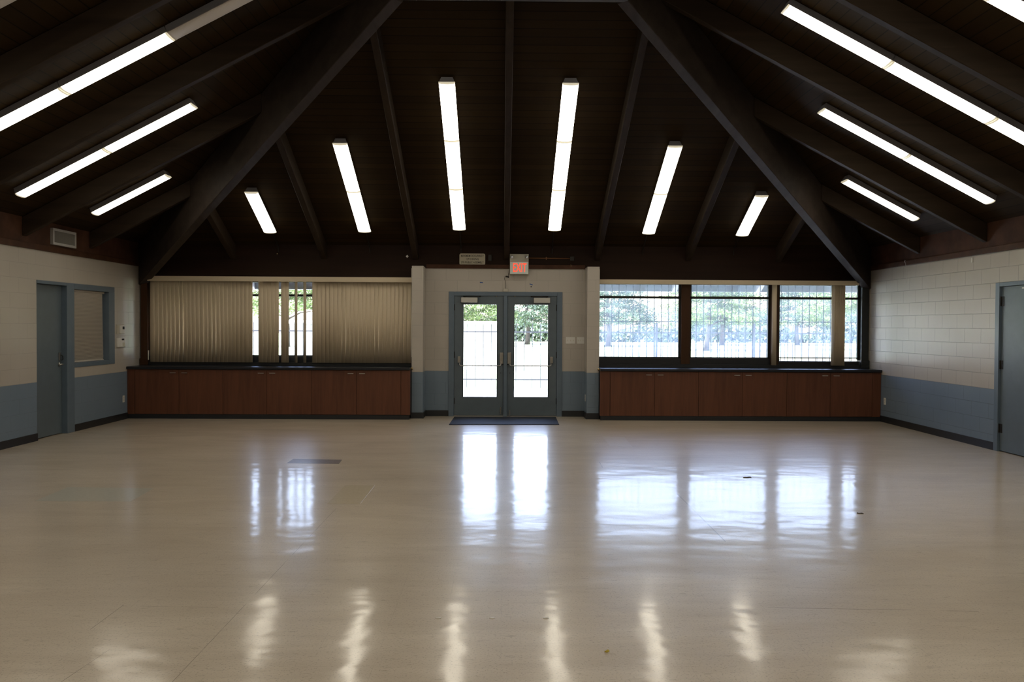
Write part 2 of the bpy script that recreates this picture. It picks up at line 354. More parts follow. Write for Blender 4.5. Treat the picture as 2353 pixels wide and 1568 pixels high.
# piers beside the alcove
struct('wall_pier_by_blinds', MB().box(-1.585, -1.385, 14.55, YB, 0, 2.665), M['blocks_x'], 0.006, 'painted block pier at the end of the blinds')
struct('wall_pier_by_windows', MB().box(1.475, 1.69, 14.55, YB, 0, 2.668), M['blocks_x'], 0.006, 'painted block pier beside the barred windows')
# rear wall with the wide opening the photographer stands in
struct('wall_front', MB().box(XL - T, -2.2, YF - T, YF, 0, ZD).box(2.3, XR + T, YF - T, YF, 0, ZD).box(-2.2, 2.3, YF - T, YF, 2.62, ZD), M['plain'])
struct('wall_vestibule', MB().box(-2.4, -2.2, -1.8, YF - T, 0, 2.7).box(2.3, 2.5, -1.8, YF - T, 0, 2.7).box(-2.4, 2.5, -2.0, -1.8, 0, 2.7), M['plain'])
struct('ceiling_vestibule', MB().box(-2.4, 2.5, -2.0, YF - T, 2.7, 2.8), M['plain'])

# roof deck: four slopes rising to a point, boards running level
ov = 1.25
ex0, ex1 = XL - RATIO * ov, XR + RATIO * ov; ey1 = YB + ov; ey0 = 2 * YC - ey1
zE = ZD - MB_ * ov; zA = ZD + MB_ * (YB - YC)
def slab(a, b_, apex, mi, mb):
    t = 0.09; v = [a, b_, apex]
    mb.add([*v, *[(p[0], p[1], p[2] + t) for p in v]], [(0, 1, 2), (5, 4, 3), (0, 3, 4, 1), (1, 4, 5, 2), (2, 5, 3, 0)], mi)
rb = MB(); A_ = (XC, YC, zA); c00, c10, c11, c01 = (ex0, ey0, zE), (ex1, ey0, zE), (ex1, ey1, zE), (ex0, ey1, zE)
slab(c01, c11, A_, 0, rb); slab(c10, c00, A_, 0, rb); slab(c11, c10, A_, 1, rb); slab(c00, c01, A_, 1, rb)
struct('ceiling', rb, [M['deck_y'], M['deck_x']], label='dark stained board ceiling of the hipped roof')

# fascia boards and ledger strips above the block walls
for side, x0, x1, xl in (('left', XL - 0.05, XL, XL + 0.025), ('right', XR, XR + 0.05, XR - 0.025)):
    struct('trim_board_' + side, MB().box(x0, x1, YF, YB, ZW, ZD + 0.02), M['board'], label='dark stained board above the block wall')
    struct('trim_ledger_' + side, MB().box(min(xl, x0, x1) if side == 'right' else XL - 0.02, XR + 0.02 if side == 'right' else xl, YF, YB - 0.02, ZW - 0.005, ZW + 0.075), M['ledger'], 0.004)
struct('trim_header', MB().box(XL, XR, YB, YB + 0.05, ZW, ZD + 0.02).box(XL, -1.64, YB, YB + 0.16, 2.40, ZW).box(1.74, XR, YB, YB + 0.16, 2.40, ZW), M['header'], label='dark header beam over doors and windows')
struct('trim_ledger_back', MB().box(-1.37, 1.47, YB - 0.025, YB, ZW, ZW + 0.07), M['board'], 0.003)

# black cove base
bb = 0.105
struct('baseboard_left', MB().box(XL, XL + 0.012, YF, 11.60, 0, bb).box(XL, XL + 0.012, 12.60, 14.39, 0, bb), M['black'])
struct('baseboard_right', MB().box(XR - 0.012, XR, YF, 9.90, 0, bb).box(XR - 0.012, XR, 11.04, 14.39, 0, bb), M['black'])
struct('baseboard_back', MB().box(-1.385, -0.965, YB - 0.012, YB, 0, bb).box(1.07, 1.475, YB - 0.012, YB, 0, bb)
       .box(-1.597, -1.373, 14.538, 14.55, 0, bb).box(-1.385, -1.373, 14.55, YB, 0, bb).box(1.463, 1.70, 14.538, 14.55, 0, bb).box(1.463, 1.475, 14.55, YB, 0, bb), M['black'])

# ------------------------------------------------------------------ rafters, hips, ring beam
def beam(p0, p1, w, h0, h1, name, m, label, cat, group, tail=None):
    """p0,p1 plan points; h=(bottom,top) heights at each end"""
    a, b_ = Vector((*p0, 0)), Vector((*p1, 0)); d = (b_ - a).normalized(); n_ = Vector((-d.y, d.x, 0)) * w / 2
    vs = []
    for q, h in ((a, h0), (b_, h1)):
        for s_, zz in ((-1, h[0]), (1, h[0]), (1, h[1]), (-1, h[1])): vs.append((q.x + n_.x * s_, q.y + n_.y * s_, zz))
    mb = MB().add(vs, [(0, 1, 2, 3), (7, 6, 5, 4), (0, 4, 5, 1), (1, 5, 6, 2), (2, 6, 7, 3), (3, 7, 4, 0)])
    o = mb.build(name, m, None, 0.006, False, 1); return tag(o, label, cat, group)
def zr(d, s_): return ZR + s_ * d
def zd(d, s_): return ZD + s_ * d - 0.004
ords = {0: 'middle', 1: 'first', 2: 'second', 3: 'third'}
def tailpiece(o, x, w):
    pts = [(YB + 0.16, zr(-0.16, MB_) + 0.02), (YB + 1.2, zr(-1.2, MB_) + 0.05), (YB + 1.2, zd(-1.2, MB_) - 0.01), (YB + 0.16, zd(-0.16, MB_) - 0.01)]
    MB().prism(pts, 0, x - w / 2, x + w / 2).build('rafter_tail', M['tail'], o)['label'] = 'pale painted tail outside the window'
RAFT_G = 'timber rafters under the sloping roof'
for k in range(-3, 4):
    x = XC + k * BX; dtop = (4 - abs(k)) * BY - 0.07 if k else 5.92
    lab = ('dark timber rafter straight above the exit sign' if k == 0 else
           'dark timber rafter %s the %s, %s out from the middle one' % ('above', 'vertical blinds' if k < 0 else 'barred windows', ords[abs(k)]))
    o = beam((x, YB + 0.0), (x, YB - dtop), 0.095, (zr(0, MB_), zd(0, MB_)), (zr(dtop, MB_), zd(dtop, MB_)), 'rafter', M['raft'], lab, 'rafter', RAFT_G)
    tailpiece(o, x, 0.09)
near = {1: 'first from the corner', 2: 'second from the corner', 3: 'third from the corner', 4: 'fourth from the corner'}
for s_ in (-1, 1):
    for k in range(1, 5):
        y = YB - k * BY; dt = (k * BY) * RATIO - 0.06 if k < 4 else 5.15
        xw = XL if s_ < 0 else XR; x1 = xw - s_ * dt
        lab = 'dark timber rafter over the %s, %s' % ('wall with thermostats' if s_ < 0 else 'bare block wall', near[k])
        beam((xw, y), (x1, y), 0.095, (zr(0, MS_), zd(0, MS_)), (zr(dt, MS_), zd(dt, MS_)), 'rafter', M['raftx'], lab, 'rafter', RAFT_G)
tR = 5.92
for s_ in (-1, 1):
    xw = XL if s_ < 0 else XR
    beam((xw - s_ * 0.02, YB - 0.03), (xw - s_ * RATIO * tR, YB - tR), 0.14, (2.31, ZD - 0.03), (2.31 + 0.475 * tR, ZD + MB_ * tR - 0.03), 'hip_beam', M['hip'],
         'thick slanting hip beam rising from the %s corner' % ('blinds' if s_ < 0 else 'barred windows'), 'beam', 'hip beams')
zb = 2.31 + 0.475 * tR; xa, xb = XL + RATIO * tR, XR - RATIO * tR; ya, yb = YB - tR, 2 * YC - YB + tR
zc = zd(tR, MB_)
ring = MB().box(xa - 0.05, xb + 0.05, ya - 0.14, ya, zb, zc - 0.01).box(xa - 0.05, xb + 0.05, yb, yb + 0.14, zb, zc - 0.01)
ring.box(xa - 0.07, xa + 0.07, yb + 0.14, ya - 0.14, zb, zc - 0.01).box(xb - 0.07, xb + 0.07, yb + 0.14, ya - 0.14, zb, zc - 0.01)
tag(ring.build('ring_beam', M['hip']), 'dark square ring of beams the hips run up to', 'beam')

# ------------------------------------------------------------------ fluorescent fixtures
def make_fixture(lit):
    r = thing('ceiling_light', (0, 0, 0), 'x', 'ceiling light', 'fluorescent strip lights'); L = 0.604
    hp = [(-0.074, 0.0), (0.074, 0.0), (0.104, -0.082), (-0.104, -0.082)]
    MB().prism(hp, 0, -L, L).build('housing', M['housing'], r)
    n = 10; prof = [(-0.104, -0.080), (-0.106, -0.088)] + [(-0.103 * math.cos(math.pi * i / n), -0.092 - 0.016 * math.sin(math.pi * i / n)) for i in range(1, n)] + [(0.106, -0.088), (0.104, -0.080)]
    MB().prism(prof, 0, -L + 0.016, L - 0.016).build('lens', M['lens'] if lit else M['lensoff'], r)
    cz = -0.094; big = [(p[0] * 1.03, cz + (p[1] - cz) * 1.14) for p in prof]
    for e in (-1, 1):
        MB().prism(big, 0, e * (L - 0.018), e * L).build('end_plate', M['lensend'] if lit else M['lensjoint'], r)
    return r
fx = {True: None, False: None}; fcount = 0
def fixture(P, along, normal, lit, label):
    """P = point on the deck at the middle of the fixture"""
    if fx[lit] is None: fx[lit] = make_fixture(lit); o = fx[lit]
    else: o = copy_tree(fx[lit])
    a = Vector(along).normalized(); nz = Vector(normal).normalized(); ny = nz.cross(a)
    P = Vector(P) - nz * 0.004
    o.matrix_world = Matrix(((a.x, ny.x, nz.x, P.x), (a.y, ny.y, nz.y, P.y), (a.z, ny.z, nz.z, P.z), (0, 0, 0, 1)))
    o['label'] = label; return o
cb, cs = 1 / math.hypot(1, MB_), 1 / math.hypot(1, MS_)
posn = {1: [''], 2: ['lower', 'upper'], 3: ['lowest', 'middle', 'topmost']}
numw = {1: 'one', 2: 'two', 3: 'three'}
def lab_row(where, n, i, lit=True):
    w = 'lit' if lit else 'unlit'
    return ('%s strip light %s, the only one in its row' % (w, where)) if n == 1 else ('%s strip light %s, %s in its row of %s' % (w, where, posn[n][i], numw[n]))
for half, where in ((-1, 'over the vertical blinds'), (1, 'over the barred windows')):
    for kk, n, st in ((0.5, 3, 0.62), (1.5, 2, 0.54), (2.5, 1, 0.50)):
        x = XC + half * kk * BX
        wh = ('beside the middle rafter, %s side' % ('blinds' if half < 0 else 'window')) if n == 3 else where
        for i in range(n):
            d = st + (i + 0.5) * 1.216 * cb
            fixture((x, YB - d, ZD + MB_ * d), (0, -1, MB_), (0, MB_, 1), True, lab_row(wh, n, i))
        for i in range(n):           # unseen rear slope: the same rows repeated for the light they give
            d = st + (i + 0.5) * 1.216 * cb
            fixture((x, 2 * YC - YB + d, ZD + MB_ * d), (0, -1, -MB_), (0, -MB_, 1), True,
                    'unseen lit strip light on the rear slope, %s half, row of %s%s' % ('thermostat wall' if half < 0 else 'bare block wall', numw[n], ', ' + posn[n][i] if n > 1 else ''))
rowname = {1.5: 'row near the corner', 2.5: 'second row', 3.5: 'third row', 4.5: 'fourth row', 5.5: 'unseen fifth row', 6.5: 'unseen sixth row'}
for s_ in (-1, 1):
    xw = XL if s_ < 0 else XR; wn_ = 'thermostat wall' if s_ < 0 else 'bare block wall'
    for kk, n in ((1.5, 1), (2.5, 2), (3.5, 3), (4.5, 3), (5.5, 2), (6.5, 1)):  # last two rows are out of view, added for their light
        st = 0.86 if (s_ < 0 and n == 3) else (0.43 if n > 1 else 0.46); y = YB - BY * kk
        for i in range(n):
            d = st + (i + 0.5) * 1.216 * cs; lit = not (s_ < 0 and ((kk == 3.5 and i == 2) or (kk == 4.5 and i == 1)))
            l = '%s strip light over the %s, %s%s' % ('lit' if lit else 'unlit', wn_, rowname[kk], (', ' + posn[n][i]) if n > 1 else '')
            fixture((xw - s_ * d, y, ZD + MS_ * d), (-s_, 0, MS_), (s_ * MS_, 0, 1), lit, l)
# short conduits from the lowest end of each back row down to the header
for half in (-1, 1):
    for kk, st in ((0.5, 0.62), (1.5, 0.54), (2.5, 0.50)):
        x = XC + half * kk * BX
        o = MB().tube([(x, YB - st + 0.01, ZD + MB_ * st - 0.03), (x, YB - 0.03, ZD - 0.045), (x, YB - 0.012, ZD - 0.14)], 0.009, 8).build('electrical_conduit', M['darkmetal'])
        tag(o, 'short black conduit below the %s row of lights over the %s' % ({0.5: 'longest', 1.5: 'two-light', 2.5: 'shortest'}[kk], 'blinds half' if half < 0 else 'barred window half'), 'conduit', 'light conduits')

# ------------------------------------------------------------------ windows, posts, sill
struct('trim_sill_blinds', MB().box(-6.30, -1.60, 14.87, YB + 0.10, 0.897, 0.955).box(-6.30, -1.60, 14.93, YB + 0.1, 0.955, 1.06), M['black'], 0.003)
struct('trim_sill_windows', MB().box(1.70, 6.42, 14.87, YB + 0.10, 0.897, 0.955).box(1.70, 4.985, 14.93, YB + 0.1, 0.955, 1.06).box(4.985, 6.42, 14.93, YB + 0.1, 0.955, 1.02), M['black'], 0.003)
def window(n, x0, x1, slip=False, glass='glass', edge=0.035):
    z0, z1 = (1.035 if slip else 1.06), 2.40
    r = sroot('window_%d' % n, (x0, YB, z0)); y0, y1 = YB + 0.01, YB + 0.06
    f = MB().box(x0, x0 + edge, y0, y1, z0, z1).box(x1 - edge, x1, y0, y1, z0, z1).box(x0, x1, y0, y1, 2.13, 2.172).box(x0, x1, y0, y1, z1 - 0.02, z1)
    if slip: f.box(x0, x1, y0, y1, 1.066, 1.086)
    else: f.box(x0, x1, y0, y1, z0, z0 + 0.022)
    f.build('window_frame', M['blackmetal'], r, 0.002)
    MB().box(x0 + edge, x1 - edge, y0 + 0.022, y0 + 0.028, 2.172, z1 - 0.02).build('upper_pane', M[glass], r)
    MB().box(x0 + edge, x1 - edge, y0 + 0.022, y0 + 0.028, 1.086 if slip else z0 + 0.022, 2.13).build('lower_pane', M[glass], r)
    return r
window(1, -6.305, -4.80, glass='glass', edge=0.075); window(2, -4.59, -3.26, glass='glass'); window(3, -3.05, -1.60, glass='glass')
window(4, 1.70, 3.20, glass='glassveil', edge=0.035); window(5, 3.36, 4.815, glass='glassveil'); window(6, 4.955, 6.435, True, glass='glassveil')
for i, (x0, x1) in enumerate(((-4.80, -4.59), (-3.26, -3.05), (3.20, 3.36), (4.815, 4.955))):
    struct('trim_post_%d' % (i + 1), MB().box(x0, x1, YB - 0.05, YB + 0.12, 0.955, 2.40), M['post'], 0.004, 'brown timber post between window panes')
struct('trim_post_5', MB().box(-6.42, -6.305, 14.86, YB + 0.12, 0.90, 2.44).box(-6.43, -6.29, 14.83, 14.92, 0.90, 1.02), M['post'], 0.004)
struct('trim_post_6', MB().box(6.435, 6.552, 14.86, YB + 0.12, 0.90, 2.44).box(6.42, 6.565, 14.83, 14.92, 0.90, 1.04), M['blackmetal'], 0.004)
# closing pieces at the ends of the window walls
struct('wall_back_ends', MB().box(XL, -6.42, YB, YB + T, 0.95, ZW).box(6.552, XR, YB, YB + T, 0.95, ZW), M['blocks_x'])
# outside bars on the three bare windows
for i, (x0, x1, nm) in enumerate(((1.70, 3.24, 'window next to the pier'), (3.34, 4.83, 'middle bare window'), (4.95, 6.46, 'window by the corner'))):
    g = MB(); yb_ = YB + 0.15
    x = 1.85 - 0.1285
    while x < x1 - 0.02:
        if x > x0 + 0.02: g.box(x - 0.006, x + 0.006, yb_, yb_ + 0.009, 0.99, 2.44)
        x += 0.1285
    g.box(x0, x1, yb_ + 0.001, yb_ + 0.008, 1.712, 1.724).box(x0, x1, yb_ + 0.001, yb_ + 0.008, 1.0, 1.012).box(x0, x1, yb_ + 0.001, yb_ + 0.008, 2.425, 2.437)
    tag(g.build('window_grille', M['iron']), 'thin dark security bars outside the %s' % nm, 'window bars', 'window bars')

# ------------------------------------------------------------------ vertical blinds
def vane_mesh(w, z0, z1, curve=0.009, n=5):
    """a curved vinyl vane standing on its own centre line"""
    vs = []; fs = []
    for j, z in enumerate((z0, z1)):
        for side in (0, 1):
            for i in range(n + 1):
                t = i / n * 2 - 1; vs.append((t * w / 2, -curve * (1 - t * t) + side * 0.0012, z))
    N = n + 1
    for i in range(n):
        fs += [(i, i + 1, 2 * N + i + 1, 2 * N + i), (N + i + 1, N + i, 3 * N + i, 3 * N + i + 1), (i + 1, i, N + i, N + i + 1), (2 * N + i, 2 * N + i + 1, 3 * N + i + 1, 3 * N + i)]
    fs += [(0, 2 * N, 3 * N, N), (n, N + n, 3 * N + n, 2 * N + n)]
    return MB().add(vs, fs)
def vanes(parent, spots, z0, z1, w=0.089):
    proto = None; off = Vector(parent['_o'])
    for (x, y, ang) in spots:
        if proto is None:
            proto = vane_mesh(w, z0 - off.z, z1 - off.z).build('vane', M['vane'], None, 0, True); o = proto
        else: o = proto.copy(); C.objects.link(o)
        o.parent = parent; o.location = (x - off.x, y - off.y, 0); o.rotation_euler = (0, 0, ang)
bl = thing('vertical_blind', (-3.95, 14.80, 0.95), 'wide beige vertical blind drawn across the window, some vanes turned open', 'blind')
MB().box(-6.25, -1.605, 14.735, 14.745, 2.385, 2.472).box(-6.25, -1.605, 14.745, 14.86, 2.462, 2.472).build('valance', M['valance'], bl, 0.002)
MB().box(-6.24, -1.61, 14.785, 14.835, 2.40, 2.435).build('head_rail', M['white'], bl)
sp = []; YV = 14.81
def fill(x0, x1, pitch=0.0725):
    n = max(1, round((x1 - x0 - 0.089) / pitch)); st = (x1 - x0 - 0.086) / n
    for i in range(n + 1):
        a = -0.20 + random.uniform(-0.05, 0.05)
        if i in (7, 15): a -= 0.22
        sp.append((x0 + 0.043 + i * st, YV + random.uniform(-0.001, 0.001), a))
fill(-6.238, -4.425); fill(-4.325, -3.961); fill(-3.925, -3.785)
sp += [(-3.66, YV, -0.78), (-3.505, YV, -0.74)]
fill(-3.375, -1.622)
vanes(bl, sp, 0.955, 2.40)
o = MB().box(-6.262, -6.248, 14.78, 14.80, 0.99, 1.16).build('cord_weight', M['cream'], bl, 0.003)
bl2 = thing('vertical_blind', (4.0, 14.80, 0.95), 'beige vertical blind drawn back to a narrow stack by the corner', 'blind')
MB().box(1.70, 6.325, 14.735, 14.745, 2.378, 2.457).box(1.70, 6.325, 14.745, 14.86, 2.447, 2.457).box(6.315, 6.325, 14.745, 14.86, 2.378, 2.447).build('valance', M['valance'], bl2, 0.002)
MB().box(1.71, 6.30, 14.785, 14.835, 2.40, 2.43).build('head_rail', M['white'], bl2)
vanes(bl2, [(5.895 + i * 0.0225, YV, -1.15 + 0.05 * math.sin(i * 2.1)) for i in range(9)] + [(4.841, YV, -0.62)], 0.948, 2.40)

# ------------------------------------------------------------------ cabinets and worktops
YCF = 14.373
def cabinet(x0, xd0, xm, xd1, x1, label):
    """box x0..x1, doors xd0..xm and xm..xd1; strips outside the doors are fixed"""
    r = thing('base_cabinet', ((x0 + x1) / 2, YCF + 0.3, 0), label, 'cabinet', 'wood base cabinets along the back wall')
    b = MB().box(x0, x1, YCF + 0.018, YB - 0.005, 0.075, 0.85)
    b.build('body', M['cabdark'], r)
    if xd0 - x0 > 0.03: MB().box(x0, xd0 - 0.003, YCF, YCF + 0.018, 0.078, 0.85).build('filler_strip', M['cab'], r, 0.001)
    if x1 - xd1 > 0.03: MB().box(xd1 + 0.003, x1, YCF, YCF + 0.018, 0.078, 0.85).build('filler_strip', M['cab'], r, 0.001)
    for a, c, hx in ((xd0, xm, xm - 0.099), (xm, xd1, xm + 0.099)):
        d = MB().box(a + 0.0025, c - 0.0025, YCF, YCF + 0.018, 0.080, 0.846).build('door', M['cab'], r, 0.0015)
        h = MB().box(hx - 0.050, hx + 0.050, YCF - 0.026, YCF - 0.018, 0.785, 0.797).box(hx - 0.048, hx - 0.040, YCF - 0.018, YCF, 0.787, 0.795).box(hx + 0.040, hx + 0.048, YCF - 0.018, YCF, 0.787, 0.795)
        h.build('handle', M['pull'], d, 0.002)
    return r
cabinet(-6.44, -6.315, -5.559, -4.807, -4.807, 'two-door wood cabinet by the corner under the vertical blinds')
cabinet(-4.807, -4.807, -4.053, -3.284, -3.284, 'two-door wood cabinet in the middle under the vertical blinds')
cabinet(-3.284, -3.284, -2.513, -1.749, -1.59, 'two-door wood cabinet under the blinds, next to the pier')
cabinet(1.692, 1.865, 2.634, 3.396, 3.396, 'two-door wood cabinet under the barred windows, next to the pier')
cabinet(3.396, 3.396, 4.160, 4.932, 4.932, 'two-door wood cabinet in the middle under the barred windows')
cabinet(4.932, 4.932, 5.689, 6.42, 6.57, 'two-door wood cabinet under the barred windows, at the corner')
tag(MB().box(-6.443, -1.592, 14.33, YB - 0.001, 0.852, 0.897).build('countertop', M['counter'], None, 0.007, False, 3), 'long black worktop under the vertical blinds', 'worktop', 'black worktops')
tag(MB().box(1.692, 6.573, 14.33, YB - 0.001, 0.852, 0.897).build('countertop', M['counter'], None, 0.007, False, 3), 'long black worktop under the bare barred windows', 'worktop', 'black worktops')
struct('baseboard_cabinets', MB().box(-6.43, -1.60, YCF - 0.004, YCF + 0.016, 0, 0.074).box(1.70, 6.56, YCF - 0.004, YCF + 0.016, 0, 0.074), M['black'], 0.002)
for x, nm in ((-1.60, 'blinds'), (1.705, 'barred windows')):
    o = MB().disc((x + (0.022 if x < 0 else -0.022), 14.528, 0.872), 1, 0.021, 0.018).dome((x + (0.022 if x < 0 else -0.022), 14.528, 0.872), (0, -1, 0), 0.016).build('wall_hook', M['brass'], None, 0, True)
    tag(o, 'small round brass fitting on the pier by the %s' % nm, 'fitting', 'brass fittings')

# ------------------------------------------------------------------ double doors
struct('trim_double_door_frame', MB().box(-0.965, -0.87, YB - 0.02, YB + 0.18, 0, 2.236).box(0.975, 1.07, YB - 0.02, YB + 0.18, 0, 2.236).box(-0.87, 0.975, YB - 0.02, YB + 0.18, 2.163, 2.236)
       .box(0.019, 0.085, YB - 0.03, YB + 0.14, 0, 2.163).box(-0.87, -0.845, YB + 0.05, YB + 0.10, 0, 2.163).box(0.950, 0.975, YB + 0.05, YB + 0.10, 0, 2.163).box(-0.005, 0.109, YB + 0.05, YB + 0.10, 0, 2.163).box(-0.87, 0.975, YB + 0.05, YB + 0.10, 2.135, 2.163), M['blueframe'], 0.004, 'blue grey steel frame and centre post of the double doors')
struct('trim_threshold', MB().box(-0.87, 0.975, YB - 0.01, YB + 0.16, 0, 0.012).box(-0.87, 0.975, YB + 0.05, YB + 0.08, 0.012, 0.03), M['chrome'])
def entry_door(n, x0, x1, gx0, gx1, m, label):
    """m=+1 latch at the high-x side"""
    r = sroot('door_%d' % n, ((x0 + x1) / 2, YB + 0.02, 0), label); y0, y1 = YB + 0.0, YB + 0.045; z0, z1 = 0.014, 2.158; gz0, gz1 = 0.350, 2.007
    leaf = MB().box(x0, gx0, y0, y1, z0, z1).box(gx1, x1, y0, y1, z0, z1).box(gx0, gx1, y0, y1, z0, gz0).box(gx0, gx1, y0, y1, gz1, z1)
    leaf.build('door_leaf', M['bluepaint'], r)
    bd = MB(); w = 0.012
    bd.box(gx0 - w, gx0, y0 - 0.005, y0, gz0 - w, gz1 + w).box(gx1, gx1 + w, y0 - 0.005, y0, gz0 - w, gz1 + w).box(gx0, gx1, y0 - 0.005, y0, gz0 - w, gz0).box(gx0, gx1, y0 - 0.005, y0, gz1, gz1 + w)
    bd.build('glazing_bead', M['bluepaint'], r, 0.001)
    MB().box(gx0, gx1, y0 + 0.018, y0 + 0.024, gz0, gz1).build('glass_pane', M['glass'], r)
    lx = x1 if m > 0 else x0; hx = x0 if m > 0 else x1        # latch side, hinge side
    case_x = lx - m * 0.034; br_x = hx + m * 0.092
    pb = MB().tube([(case_x - m * 0.01, y0 - 0.035, 1.00), (case_x - m * 0.012, y0 - 0.075, 0.925), (case_x - m * 0.03, y0 - 0.085, 0.912), (br_x + m * 0.03, y0 - 0.085, 0.912), (br_x + m * 0.012, y0 - 0.075, 0.925), (br_x + m * 0.01, y0 - 0.035, 1.00)], 0.0095, 12)
    p = pb.build('panic_bar', M['chrome'], r, 0, True)
    MB().box(case_x - 0.033, case_x + 0.033, y0 - 0.045, y0, 0.945, 1.147).build('latch_case', M['chrome'], p, 0.006)
    MB().box(case_x + m * 0.028 - 0.008, case_x + m * 0.028 + 0.012, y0 - 0.02, y0, 0.925, 1.150).build('latch_shadow_plate', M['darkmetal'], p, 0.002)
    MB().box(br_x - 0.027, br_x + 0.027, y0 - 0.045, y0, 0.962, 1.075).build('bracket', M['chrome'], p, 0.006)
    # closer on the hinge side
    cx = hx + m * 0.27
    c = MB().box(cx - 0.147, cx + 0.147, y0 - 0.075, y0, 2.040, 2.131).build('door_closer', M['closer'], r, 0.006); c['label'] = 'pale closer box'
    MB().box(cx - 0.153, cx + 0.153, y0 - 0.05, y0, 2.031, 2.137).build('closer_dark_plate', M['darkmetal'], c, 0.003)  # slightly larger dark plate that outlines the closer
    MB().tube([(cx - m * 0.08, y0 - 0.05, 2.131), (cx - m * 0.08, y0 - 0.05, 2.156)], 0.014, 10).tube([(cx - m * 0.11, y0 - 0.055, 2.150), (cx + m * 0.19, y0 - 0.085, 2.150)], 0.010, 8).disc((cx + m * 0.19, y0 - 0.085, 2.138), 2, 0.014, 0.022).build('closer_arm', M['darkmetal'], c, 0, True)
    # door holder and top catch
    bx_ = lx - m * 0.045; zz = 0.0 if m > 0 else -0.045
    h = MB().box(bx_ - 0.011, bx_ + 0.011, y0 - 0.02, y0, 0.075 + zz, 0.165 + zz).tube([(bx_, y0 - 0.03, 0.15 + zz), (bx_, y0 - 0.035, 0.06 + zz)], 0.006, 8).disc((bx_, y0 - 0.035, 0.045 + zz), 2, 0.012, 0.016).build('door_holder', M['chrome'], r)
    MB().disc((bx_, y0 - 0.004, 0.78), 1, 0.008, 0.005).build('screw_hole', M['dark'], r)
    tx = lx - m * 0.13
    MB().tube([(tx, y0 - 0.02, 2.163), (tx, y0 - 0.02, 2.150)], 0.011, 10).build('door_contact', M['brass'], r)
    for hz in (0.22, 1.05, 1.9):
        MB().tube([(hx + m * 0.003, y0 - 0.006, hz), (hx + m * 0.003, y0 - 0.006, hz + 0.11)], 0.007, 8).build('hinge', M['darkmetal'], r)
    return r
entry_door(1, -0.866, 0.015, -0.700, -0.104, 1, 'glazed blue grey door on the blinds side of the pair')
entry_door(2, 0.089, 0.971, 0.212, 0.814, -1, 'glazed blue grey door on the barred window side of the pair')

tag(MB().add([(-0.87, 13.62, 0), (0.94, 13.68, 0), (0.955, 14.83, 0), (-0.85, 14.79, 0), (-0.87, 13.62, 0.010), (0.94, 13.68, 0.010), (0.955, 14.83, 0.010), (-0.85, 14.79, 0.010)],
    [(3, 2, 1, 0), (4, 5, 6, 7), (0, 1, 5, 4), (1, 2, 6, 5), (2, 3, 7, 6), (3, 0, 4, 7)]).build('doormat', M['mat_'], None, 0.004), 'flat dark blue-black doormat before the double doors', 'doormat')

# ------------------------------------------------------------------ left wall door and office window
r = sroot('door_3', (XL - 0.06, 12.0, 0), 'plain blue grey door in the thermostat wall')
MB().box(XL - 0.115, XL - 0.07, 11.56, 12.385, 0.012, 2.182).build('door_leaf', M['bluepaint'], r, 0.002)
lv = MB().box(XL - 0.07, XL - 0.052, 12.290, 12.345, 1.085, 1.20).build('lock_plate', M['chrome'], r, 0.004)
MB().disc((XL - 0.07, 12.315, 1.030), 0, 0.030, 0.012).tube([(XL - 0.058, 12.315, 1.030), (XL - 0.012, 12.315, 1.030), (XL - 0.006, 12.300, 1.030), (XL - 0.006, 12.205, 1.028)], 0.009, 10).build('lever_handle', M['chrome'], r, 0, True)
MB().tube([(XL - 0.052, 12.33, 1.165), (XL - 0.03, 12.335, 1.15), (XL - 0.03, 12.345, 1.10), (XL - 0.05, 12.345, 1.085)], 0.006, 8).build('thumb_latch', M['darkmetal'], r, 0, True)
fr = MB().box(XL - 0.14, XL + 0.012, 12.385, 12.60, 0, 2.23).box(XL - 0.14, XL + 0.012, 11.60, 12.385, 2.185, 2.23)
fr.box(XL - 0.14, XL + 0.012, 12.60, 13.90, 2.145, 2.23).box(XL - 0.14, XL + 0.012, 13.70, 13.90, 0.966, 2.145).box(XL - 0.14, XL + 0.012, 12.60, 13.70, 0.966, 1.035)
struct('trim_office_frame', fr, M['blueframe'], 0.004, 'blue grey steel frame around door and office window')
r = sroot('window_7', (XL - 0.09, 13.1, 1.03), 'office window behind a closed mini blind')
MB().box(XL - 0.12, XL - 0.114, 12.60, 13.70, 1.035, 2.145).build('glass_pane', M['glassdark'], r)
mbl = thing('mini_blind', (XL - 0.07, 13.15, 2.14), 'closed off-white mini blind in the office window', 'blind')
MB().box(XL - 0.095, XL - 0.06, 12.605, 13.695, 2.115, 2.142).build('head_rail', M['slat'], mbl, 0.002)
s = MB(); nS = 50; y0, y1 = 12.61, 13.665
for i in range(nS):
    zc_ = 1.052 + (2.112 - 1.052) * (i + 0.5) / nS; hz = 0.0097
    yy0, yy1 = y0, y1 + 0.03 * (1 - (i / nS)) - 0.01
    s.add([(XL - 0.084, yy0, zc_ - hz), (XL - 0.084, yy1, zc_ - hz), (XL - 0.072, yy1, zc_ + hz), (XL - 0.072, yy0, zc_ + hz),
           (XL - 0.085, yy0, zc_ - hz), (XL - 0.085, yy1, zc_ - hz), (XL - 0.073, yy1, zc_ + hz), (XL - 0.073, yy0, zc_ + hz)],
          [(0, 1, 2, 3), (7, 6, 5, 4), (0, 4, 5, 1), (1, 5, 6, 2), (2, 6, 7, 3), (3, 7, 4, 0)])
s.build('slats', M['slat'], mbl)
MB().box(XL - 0.092, XL - 0.066, y0, y1 + 0.015, 1.037, 1.052).build('bottom_rail', M['slat'], mbl, 0.003)
